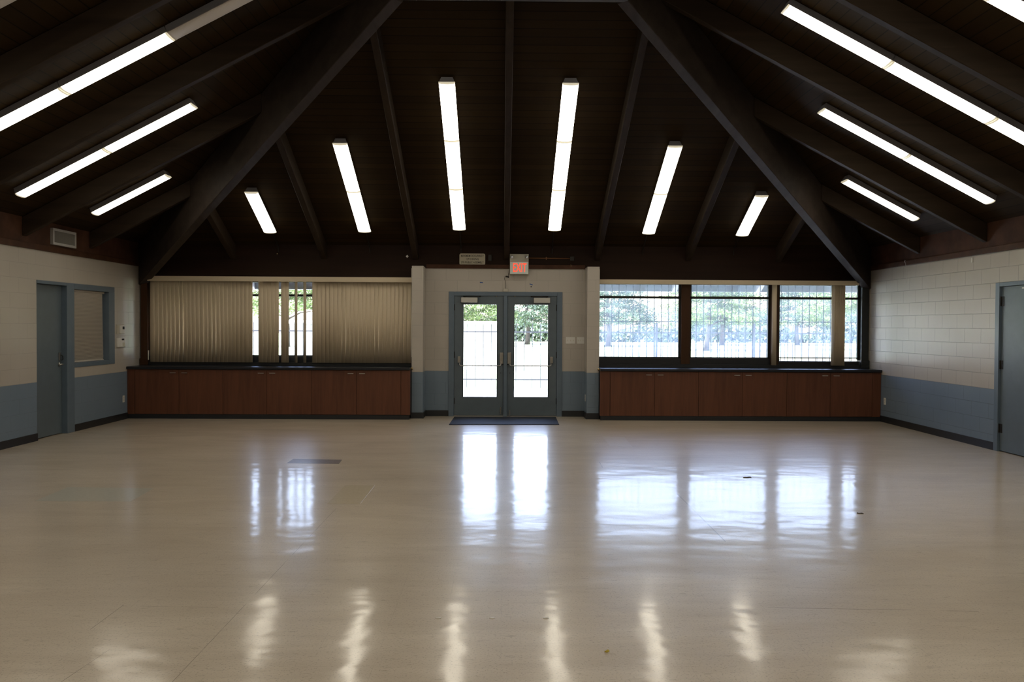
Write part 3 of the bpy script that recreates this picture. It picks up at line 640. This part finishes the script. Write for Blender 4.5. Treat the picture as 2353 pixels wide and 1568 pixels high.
# dim office behind
struct('wall_office', MB().box(XL - 1.8, XL - 1.7, 11.3, 14.4, 0, 2.5).box(XL - 1.8, XL - T, 11.2, 11.3, 0, 2.5).box(XL - 1.8, XL - T, 14.4, 14.5, 0, 2.5).box(XL - 1.8, XL - T, 11.2, 14.5, 2.5, 2.6).box(XL - 1.8, XL - T, 11.2, 14.5, -0.1, 0), M['plain'])

# ------------------------------------------------------------------ right wall door
r = sroot('door_4', (XR + 0.03, 10.47, 0), 'plain blue grey door in the bare block wall')
MB().box(XR + 0.02, XR + 0.065, 9.985, 10.945, 0.012, 2.178).build('door_leaf', M['bluepaint'], r, 0.002)
for z0, z1 in ((1.925, 2.05), (1.09, 1.205), (0.25, 0.366)):
    MB().box(XR + 0.012, XR + 0.022, 10.895, 10.96, z0, z1).tube([(XR + 0.008, 10.945, z0), (XR + 0.008, 10.945, z1)], 0.008, 8).build('hinge', M['darkmetal'], r)
MB().disc((XR + 0.02, 10.06, 1.0), 0, 0.03, -0.012).tube([(XR + 0.01, 10.06, 1.0), (XR - 0.04, 10.06, 1.0), (XR - 0.045, 10.16, 1.0)], 0.009, 10).build('lever_handle', M['chrome'], r, 0, True)
MB().box(XR + 0.005, XR + 0.019, 10.42, 10.50, 2.135, 2.15).build('door_sticker', M['white'], r)
struct('trim_side_door_frame', MB().box(XR - 0.012, XR + 0.15, 10.95, 11.04, 0, 2.235).box(XR - 0.012, XR + 0.15, 9.90, 9.98, 0, 2.235).box(XR - 0.012, XR + 0.15, 9.98, 10.95, 2.182, 2.235).box(XR + 0.07, XR + 0.15, 9.98, 10.95, 0, 2.182), M['blueframe'], 0.004)

# ------------------------------------------------------------------ small wall fittings
vt = thing('air_vent', (XL, 12.27, 2.86), 'louvred air vent in a pale frame above the office door', 'vent')
v = MB().box(XL, XL + 0.045, 11.955, 12.60, 2.955, 2.99).box(XL, XL + 0.045, 11.955, 12.60, 2.755, 2.79).box(XL, XL + 0.045, 11.955, 11.99, 2.79, 2.955).box(XL, XL + 0.045, 12.565, 12.60, 2.79, 2.955)
v.build('frame', M['ventw'], vt, 0.002)
MB().box(XL, XL + 0.006, 11.99, 12.565, 2.79, 2.955).build('backing', M['dark'], vt)
v = MB()
for i in range(22):
    y = 12.003 + i * 0.0262; v.add([(XL + 0.010, y, 2.79), (XL + 0.036, y + 0.016, 2.79), (XL + 0.036, y + 0.016, 2.955), (XL + 0.010, y, 2.955), (XL + 0.010, y + 0.002, 2.79), (XL + 0.036, y + 0.018, 2.79), (XL + 0.036, y + 0.018, 2.955), (XL + 0.010, y + 0.002, 2.955)],
        [(0, 1, 2, 3), (7, 6, 5, 4), (0, 4, 5, 1), (1, 5, 6, 2), (2, 6, 7, 3), (3, 7, 4, 0)])
v.build('louvers', M['ventg'], vt)

t1 = thing('thermostat', (XL, 14.11, 1.54), 'upper thermostat, on a back plate beside the office window', 'thermostat', 'wall controls by the corner')
MB().box(XL, XL + 0.012, 13.97, 14.24, 1.455, 1.615).build('back_plate', M['thermo'], t1, 0.004)
MB().box(XL + 0.012, XL + 0.045, 14.055, 14.20, 1.465, 1.60).build('case', M['white'], t1, 0.008)
MB().box(XL + 0.045, XL + 0.048, 14.11, 14.18, 1.535, 1.58).build('display', M['dark'], t1)
t2 = thing('thermostat', (XL, 14.11, 1.31), 'lower cream control box with a small dark display', 'thermostat', 'wall controls by the corner')
MB().box(XL, XL + 0.04, 13.975, 14.235, 1.235, 1.39).build('case', M['white'], t2, 0.008)
MB().box(XL + 0.04, XL + 0.043, 14.09, 14.175, 1.35, 1.378).build('display', M['dark'], t2)
MB().box(XL + 0.04, XL + 0.044, 14.12, 14.19, 1.25, 1.31).build('buttons', M['cream'], t2, 0.001)

def outlet(face, c, label):
    """face: 'L' on left wall, 'R' on right wall, 'P' on the pier side"""
    o = thing('wall_outlet', c, label, 'outlet', 'wall outlets'); x, y, z = c
    s_ = 1 if face == 'L' else -1
    MB().box(x, x + s_ * 0.007, y - 0.036, y + 0.036, z - 0.058, z + 0.058).build('cover_plate', M['white'], o, 0.002)
    for dz in (-0.022, 0.022):
        MB().box(x + s_ * 0.007, x + s_ * 0.0085, y - 0.016, y + 0.016, z + dz - 0.014, z + dz + 0.014).build('socket', M['cream'], o, 0.001)
    return o
outlet('L', (XL, 14.23, 0.35), 'white outlet low on the thermostat wall beside the cabinets')
outlet('R', (XR, 14.22, 0.365), 'white outlet low on the bare block wall beside the cabinets')
outlet('R', (1.475, 14.75, 0.355), 'white outlet low on the side of the pier by the double doors')
for i, (x0, x1, nn) in enumerate(((1.137, 1.303, 3), (1.337, 1.467, 3))):
    o = thing('light_switch', ((x0 + x1) / 2, YB, 1.371), 'white switch plate with small toggles, %s' % ('nearer the double doors' if i == 0 else 'next to the pier'), 'light switch', 'switch plates')
    MB().box(x0, x1, YB - 0.007, YB, 1.312, 1.431).build('cover_plate', M['white'], o, 0.002)
    for k in range(nn):
        xx = x0 + (x1 - x0) * (k + 0.5) / nn
        MB().box(xx - 0.005, xx + 0.005, YB - 0.017, YB - 0.007, 1.358, 1.384).build('toggle', M['cream'], o, 0.001)

# ------------------------------------------------------------------ exit sign, occupancy sign and what hangs about them
ex = thing('exit_sign', (0.29, YB - 0.025, 2.72), 'lit red EXIT sign with two small emergency lamps', 'exit sign')
X0, X1, y_ = 0.123, 0.457, 14.84
MB().box(X0, X1, y_, YB - 0.024, 2.545, 2.906).build('housing', M['exitbody'], ex, 0.004)
MB().box(X0 + 0.008, X1 - 0.008, y_ - 0.004, y_, 2.553, 2.768).build('face_plate', M['exitface'], ex)
MB().box(X0 + 0.004, X1 - 0.004, y_ - 0.005, y_, 2.770, 2.775).build('red_line', M['redline'], ex)
text('lettering', 'EXIT', 0.222, (0.297, y_ - 0.005, 2.655), M['exitred'], ex, 0.52, 0.0015, spacing=1.05)
for hx in (0.158, 0.424):
    l = MB().tube([(hx, y_, 2.850), (hx, y_ - 0.03, 2.848), (hx, y_ - 0.055, 2.842)], [0.018, 0.027, 0.029], 16).build('emergency_lamp', M['chrome'], ex, 0, True)
    MB().dome((hx, y_ - 0.055, 2.842), (0, -1, -0.15), 0.026, flat=0.5).build('bulb', M['bulb'], l, 0, True)
oc = thing('occupancy_sign', (-0.548, YB, 2.815), 'cream occupancy sign above the double doors', 'sign')
x0, x1, z0, z1, rr = -0.778, -0.317, 2.713, 2.918, 0.03
pts = []
for cx, cz, a0 in ((x1 - rr, z1 - rr, 0), (x0 + rr, z1 - rr, 90), (x0 + rr, z0 + rr, 180), (x1 - rr, z0 + rr, 270)):
    for k in range(6): a = math.radians(a0 + k * 18); pts.append((cx + rr * math.cos(a), cz + rr * math.sin(a)))
MB().prism(pts, 1, YB - 0.006, YB).build('plate', M['signw'], oc)
for body, zz, wd in (('MAXIMUM OCCUPANCY', 2.873, 0.405), ('129 DINING', 2.817, 0.225), ('278 PUBLIC ASSEMBLY', 2.758, 0.405)):
    t = text('lettering', body, 0.050, (-0.548, YB - 0.0065, zz), M['ink'], oc, 1.0, 0.0008)
    bpy.context.view_layer.update(); t.scale = (wd / max(t.dimensions.x, 1e-3), 1, 1)
o = MB().tube([(0.457, YB - 0.02, 2.841), (1.20, YB - 0.02, 2.838)], 0.0095, 10).build('electrical_conduit', M['conduit'], None, 0, True)
tag(o, 'thin rust-orange conduit running from the exit sign along the header', 'conduit')
MB().box(0.768, 0.785, YB - 0.03, YB, 2.818, 2.862).build('clip', M['conduit'], o)
tag(MB().box(1.20, 1.275, YB - 0.05, YB, 2.795, 2.875).build('junction_box', M['darkmetal'], None, 0.004), 'small dark box at the far end of the orange conduit', 'junction box', 'dark boxes on the header')
tag(MB().box(-0.262, -0.205, YB - 0.04, YB, 2.785, 2.895).build('junction_box', M['darkmetal'], None, 0.004), 'small dark box just beside the occupancy sign', 'junction box', 'dark boxes on the header')
o = MB().tube([(1.217, YB - 0.004, 2.735), (1.217, YB - 0.03, 2.725), (1.217, YB - 0.034, 2.700), (1.217, YB - 0.018, 2.690)], 0.005, 8).build('cup_hook', M['brass'], None, 0, True)
tag(o, 'tiny metal hook below the end of the orange conduit', 'hook')
o = MB().add([(-1.735, YB - 0.03, 2.86), (-1.708, YB - 0.03, 2.885), (-1.685, YB - 0.03, 2.857), (-1.712, YB - 0.03, 2.832), (-1.735, YB, 2.86), (-1.708, YB, 2.885), (-1.685, YB, 2.857), (-1.712, YB, 2.832)],
   [(0, 1, 2, 3), (7, 6, 5, 4), (0, 4, 5, 1), (1, 5, 6, 2), (2, 6, 7, 3), (3, 7, 4, 0)]).build('motion_sensor', M['white'], None, 0.003)
tag(o, 'small tilted white sensor on the header above the pier by the blinds', 'sensor')
tag(MB().box(-4.035, -4.02, YB - 0.015, YB, 2.885, 2.90).build('screw_eye', M['brass'], None, 0.002), 'tiny brass screw on the header above the blinds', 'screw')
# contact switch, cable and tape above the doors
tag(MB().box(0.011, 0.094, YB - 0.045, YB, 2.238, 2.292).build('door_contact_box', M['thermo'], None, 0.004), 'small grey contact box on top of the door frame', 'contact box')
cbl = MB().tube([(0.052, YB - 0.02, 2.292), (0.056, YB - 0.012, 2.36), (0.045, YB - 0.010, 2.42), (0.030, YB - 0.010, 2.47), (0.040, YB - 0.012, 2.515), (0.07, YB - 0.015, 2.512), (0.095, YB - 0.02, 2.50), (0.10, YB - 0.015, 2.54), (0.115, YB - 0.010, 2.63), (0.118, YB - 0.030, 2.66)], 0.0035, 8).build('power_cable', M['darkmetal'], None, 0, True)
tag(cbl, 'thin dark cable dangling from the exit sign to the contact box', 'cable')
MB().tube([(0.058, YB - 0.014, 2.514), (0.108, YB - 0.018, 2.498)], 0.012, 10).build('plug', M['darkmetal'], cbl, 0, True)
for (xa_, za_, xb_, zb_, nm) in ((-0.412, 2.403, -0.356, 2.397, 'on the blinds side above the doors'), (0.480, 2.380, 0.536, 2.362, 'on the barred window side above the doors')):
    o = MB().add([(xa_, YB - 0.002, za_ - 0.009), (xb_, YB - 0.002, zb_ - 0.009), (xb_, YB - 0.002, zb_ + 0.009), (xa_, YB - 0.002, za_ + 0.009), (xa_, YB, za_ - 0.009), (xb_, YB, zb_ - 0.009), (xb_, YB, zb_ + 0.009), (xa_, YB, za_ + 0.009)],
        [(0, 1, 2, 3), (7, 6, 5, 4), (0, 4, 5, 1), (1, 5, 6, 2), (2, 6, 7, 3), (3, 7, 4, 0)]).build('tape_scrap', M['tape'])
    tag(o, 'scrap of blue tape stuck ' + nm, 'tape', 'blue tape scraps')
tag(MB().disc((0.508, YB, 2.330), 1, 0.012, -0.006, 12).build('wall_plug', M['dark']), 'dark plug hole under the tilted blue tape scrap', 'plug')
# cord hanging on the right block wall
hk = MB().tube([(XR - 0.026, 13.50, 2.715), (XR - 0.04, 13.50, 2.725), (XR - 0.045, 13.50, 2.700), (XR - 0.03, 13.50, 2.690)], 0.006, 8).build('cup_hook', M['white'], None, 0, True)
tag(hk, 'white hook on the ledger of the bare block wall, with a cord hanging', 'hook')
tag(MB().tube([(XR - 0.033, 13.50, 2.690), (XR - 0.012, 13.505, 2.60), (XR - 0.006, 13.495, 2.50), (XR - 0.006, 13.51, 2.36)], 0.003, 6).build('cord', M['string']), 'thin white cord hanging down the bare block wall', 'cord')
tag(MB().box(XR - 0.012, XR, 11.60, 11.63, 2.55, 2.615).build('wall_clip', M['white'], None, 0.003), 'small white clip at the top of the bare block wall', 'clip')

# ------------------------------------------------------------------ repairs and litter on the floor
def patch(pts, m, label, z=0.0012):
    n = len(pts); o = MB().add([(*p, 0.0) for p in pts] + [(*p, z) for p in pts], [tuple(range(n))[::-1], tuple(range(n, 2 * n))] + [(i, (i + 1) % n, n + (i + 1) % n, n + i) for i in range(n)]).build('floor_patch', m)
    o['kind'] = 'structure'; o['label'] = label; return o
patch([(-4.28, 7.66), (-3.40, 7.65), (-3.45, 8.27), (-4.32, 8.32)], M['patchgrey'], 'greyish square floor repair nearest the thermostat wall')
patch([(-1.59, 7.58), (-1.29, 7.58), (-1.29, 8.46), (-1.59, 8.46)], M['patchtan'], 'narrow yellowish floor repair')
patch([(-2.53, 9.80), (-1.91, 9.76), (-1.93, 10.06), (-2.53, 10.12)], M['patchdark'], 'dark worn floor tile')
patch([(1.47, 11.30), (1.76, 11.20), (1.80, 12.21), (1.48, 12.29)], M['patchpale'], 'pale strip of newer floor tiles')
for i, x in enumerate((-0.35, -0.05, 0.25)):
    o = MB().dome((x, 4.62, 0), (0, 0, 1), 0.017, 16, 4, 0.22).build('floor_cap', M['sheen'], None, 0, True)
    tag(o, 'small shiny cap set in the floor, %s' % ('blinds-side one of three', 'middle one of three', 'window-side one of three')[i], 'floor cap', 'floor caps in a row')
def leaf(x, y, r, m, name, label, cat, ang=0.0, asp=0.35):
    vs = []; n = 9
    for z in (0.0005, 0.005):
        for i in range(n):
            a = i / n * 2 * math.pi; k = r * (1 + 0.25 * math.sin(3 * a + r * 90)); px, py = k * math.cos(a), k * asp * math.sin(a)
            vs.append((x + px * math.cos(ang) - py * math.sin(ang), y + px * math.sin(ang) + py * math.cos(ang), z + (0.004 * math.sin(a * 2) if z > 0.001 else 0)))
    o = MB().add(vs, [tuple(range(n))[::-1], tuple(range(n, 2 * n))] + [(i, (i + 1) % n, n + (i + 1) % n, n + i) for i in range(n)]).build(name, m)
    return tag(o, label, cat)
leaf(2.66, 8.96, 0.045, M['leafdry'], 'dry_leaf', 'dark dry leaf scrap lying in the middle window reflection', 'leaf')
leaf(3.14, 7.24, 0.026, M['leafdry'], 'dark_scrap', 'tiny dark scrap on the floor short of the corner window reflection', 'litter', -0.5)
leaf(0.53, 4.14, 0.012, M['yellow'], 'paper_scrap', 'tiny yellow scrap on the floor near the photographer', 'litter', 0.3, 0.7)

# ================================================================== OUTSIDE
struct('ground', MB().box(-60, 70, YB + T, 21.6, -0.10, -0.02), M['concrete'], label='sunlit pale concrete apron')
struct('lawn', MB().box(-90, 110, 21.6, 160, -0.12, -0.03), M['lawn'], label='sunlit dry lawn beyond the fence')
fb = MB().box(ex0, ex1, ey1 - 0.05, ey1, 2.325, zE + 0.01)
for i in range(4): fb.box(ex0, ex1, ey1 - 0.058, ey1 - 0.05, 2.340 + i * 0.032, 2.362 + i * 0.032)
fb.box(ex0, ex1, ey1 - 0.075, ey1 + 0.01, 2.308, 2.325)
struct('trim_eave_fascia', fb, M['extfascia'], label='pale grey eave board outside the windows')

def fence(x0, label):
    y = 21.0; r = thing('fence_panel', (x0, y, 0), label, 'fence', 'black iron fence panels')
    for k in range(12):
        x = x0 + 0.206 * (k + 0.78); MB().box(x - 0.0085, x + 0.0085, y - 0.008, y + 0.008, 0.06, 1.665).prism([(x - 0.008, 1.665), (x + 0.008, 1.665), (x, 1.70)], 1, y - 0.008, y + 0.008).build('picket', M['iron'], r)
    for z in (0.255, 1.455): MB().box(x0 + 0.026, x0 + 2.446, y - 0.014, y + 0.014, z, z + 0.032).build('rail', M['iron'], r)
    MB().box(x0 - 0.025, x0 + 0.025, y - 0.025, y + 0.025, -0.03, 1.72).build('post', M['iron'], r)
fl = ['black iron fence panel glimpsed through the open vanes, outer one', 'black iron fence panel glimpsed through the open vanes, inner one', 'black iron fence panel hidden behind the last closed vanes',
      'black iron fence panel seen through the double doors', 'black iron fence panel behind the bare window next to the pier', 'black iron fence panel behind the middle bare window', 'black iron fence panel behind the corner window']
for i in range(7): fence(-1.057 - 3 * 2.472 + i * 2.472, fl[i])

# white shed beyond the fence
sh = thing('garden_shed', (-4.2, 31.5, 0), 'low white shed seen through the blinds-side door glass', 'shed')
MB().box(-7.5, -0.15, 30.2, 33.0, -0.03, 1.66).build('walls', M['shed'], sh)
MB().box(-7.7, 0.0, 30.0, 33.2, 1.66, 1.78).build('roof', M['shed'], sh, 0.02)
MB().box(-2.3, -1.4, 30.16, 30.2, 0.0, 1.5).build('door', M['shed'], sh, 0.005)

def foliage(seed, R, H, zlow, nclump, nleaf, leafs):
    rnd = random.Random(seed); b = MB(); vs = []; fs = []
    for c in range(nclump):
        a = rnd.uniform(0, 6.283); q = rnd.random() ** 0.5; h = rnd.random() ** 1.3
        rad = R * (1 - 0.55 * h) * q; cx, cy, cz = rad * math.cos(a), rad * math.sin(a), zlow + (H - zlow) * h + rnd.uniform(-0.3, 0.3) + 0.10 * rad * (rnd.random() - 0.7)
        cr = rnd.uniform(0.45, 0.95); fl_ = rnd.uniform(0.28, 0.5)
        for k in range(nleaf):
            u = rnd.uniform(0, 6.283); v = rnd.uniform(-1, 1); w = cr * rnd.random() ** 0.4; s_ = math.sqrt(1 - v * v)
            p = Vector((cx + w * s_ * math.cos(u) * 1.3, cy + w * s_ * math.sin(u) * 1.3, cz + w * v * fl_))
            n1 = Vector((rnd.gauss(0, 1), rnd.gauss(0, 1), rnd.gauss(0, 1) + 1.1)).normalized(); t_ = n1.orthogonal().normalized(); t_ = (Matrix.Rotation(rnd.uniform(0, 6.28), 3, n1) @ t_); bt = n1.cross(t_)
            L_, W_ = leafs * rnd.uniform(0.7, 1.4), leafs * rnd.uniform(0.25, 0.5); o = len(vs)
            vs += [p - t_ * L_, p - bt * W_, p + t_ * L_, p + bt * W_]; fs.append((o, o + 1, o + 2, o + 3))
    return b.add(vs, fs)
def trunk(seed, H, r):
    rnd = random.Random(seed); b = MB(); path = []; rs = []; x = y = 0
    for i in range(8):
        t = i / 7; path.append((x, y, -0.05 + H * t)); rs.append(r * (1.25 if i == 0 else 1 - 0.75 * t)); x += rnd.uniform(-0.09, 0.09) * H / 8 * 2; y += rnd.uniform(-0.05, 0.05)
    b.tube(path, rs, 10)
    for k in range(7):
        h = rnd.uniform(0.25, 0.85); i = int(h * 7); p = Vector(path[i]); a = rnd.uniform(0, 6.283); ln = rnd.uniform(1.2, 2.6)
        b.tube([p, p + Vector((math.cos(a) * ln * 0.5, math.sin(a) * ln * 0.5, ln * 0.25)), p + Vector((math.cos(a) * ln, math.sin(a) * ln, ln * 0.32 + rnd.uniform(-0.2, 0.3)))], [r * 0.35, r * 0.22, r * 0.08], 7)
    return b
protos = []
for s_, (R, H, zl, mt) in enumerate(((4.6, 8.0, 2.4, 'leafA'), (4.2, 7.4, 1.9, 'leafB'), (5.0, 8.4, 2.8, 'leafA'))):
    f = foliage(11 + s_, R, H, zl, 170, 100, 0.125); t = trunk(5 + s_, H * 0.85, 0.20)
    protos.append((f, t, mt))
made = {}
trees = [(-16.0, 62, 2, 1.0, 'broad tree glimpsed through the open vanes, behind the fence'), (-6.2, 62, 2, 0.95, 'tree whose trunk rises near the hinge side of the blinds-side door'), (-2.4, 66.0, 0, 0.85, 'tree whose trunk rises over the middle of the shed roof'),
         (2.2, 74, 1, 1.0, 'dark tree filling the window-side door glass'), (8.6, 68, 1, 1.0, 'bluish tree behind the bare window next to the pier'), (14.0, 57, 0, 0.85, 'tree with its trunk by the first brown window post'),
         (19.5, 74, 1, 1.0, 'thick tree behind the middle bare window'), (24.5, 60, 2, 0.8, 'bright green tree at the second brown window post'), (27.0, 76, 1, 1.0, 'bluish tree behind the corner window'), (33.5, 72, 0, 1.0, 'tree at the edge of the corner window, by the stacked vanes')]
for (x, y, pi, sc, lab) in trees:
    if pi not in made:
        r = thing('tree', (0, 0, 0), lab, 'tree', 'trees beyond the fence'); f, t, mt = protos[pi]
        f.build('foliage', M[mt], r); t.build('trunk', M['bark'], r, 0, True); made[pi] = r; o = r
    else: o = copy_tree(made[pi])
    o['label'] = lab; o.location = (x, y, 0); o.rotation_euler = (0, 0, random.uniform(0, 6.28)); o.scale = (sc, sc, sc)
# hedge bank closing the view
hg = MB(); rnd = random.Random(3); vs = []; fs = []
for k in range(22000):
    x = rnd.uniform(-3, 55); y = 88 + rnd.gauss(0, 1.3); z = rnd.random() ** 0.8 * (1.7 + 0.5 * math.sin(x * 0.35) + 0.4 * math.sin(x * 0.9 + 1))
    n1 = Vector((rnd.gauss(0, 1), rnd.gauss(0, 1), rnd.gauss(0, 1))).normalized(); t_ = n1.orthogonal().normalized(); bt = n1.cross(t_); L_ = rnd.uniform(0.12, 0.28); o = len(vs); p = Vector((x, y, z))
    vs += [p - t_ * L_, p - bt * L_ * 0.6, p + t_ * L_, p + bt * L_ * 0.6]; fs.append((o, o + 1, o + 2, o + 3))
tag(hg.add(vs, fs).build('hedge', M['hedge']), 'long ragged low hedge behind the trees', 'hedge', kind='stuff')

for o in bpy.data.objects:
    if '_o' in o: del o['_o']
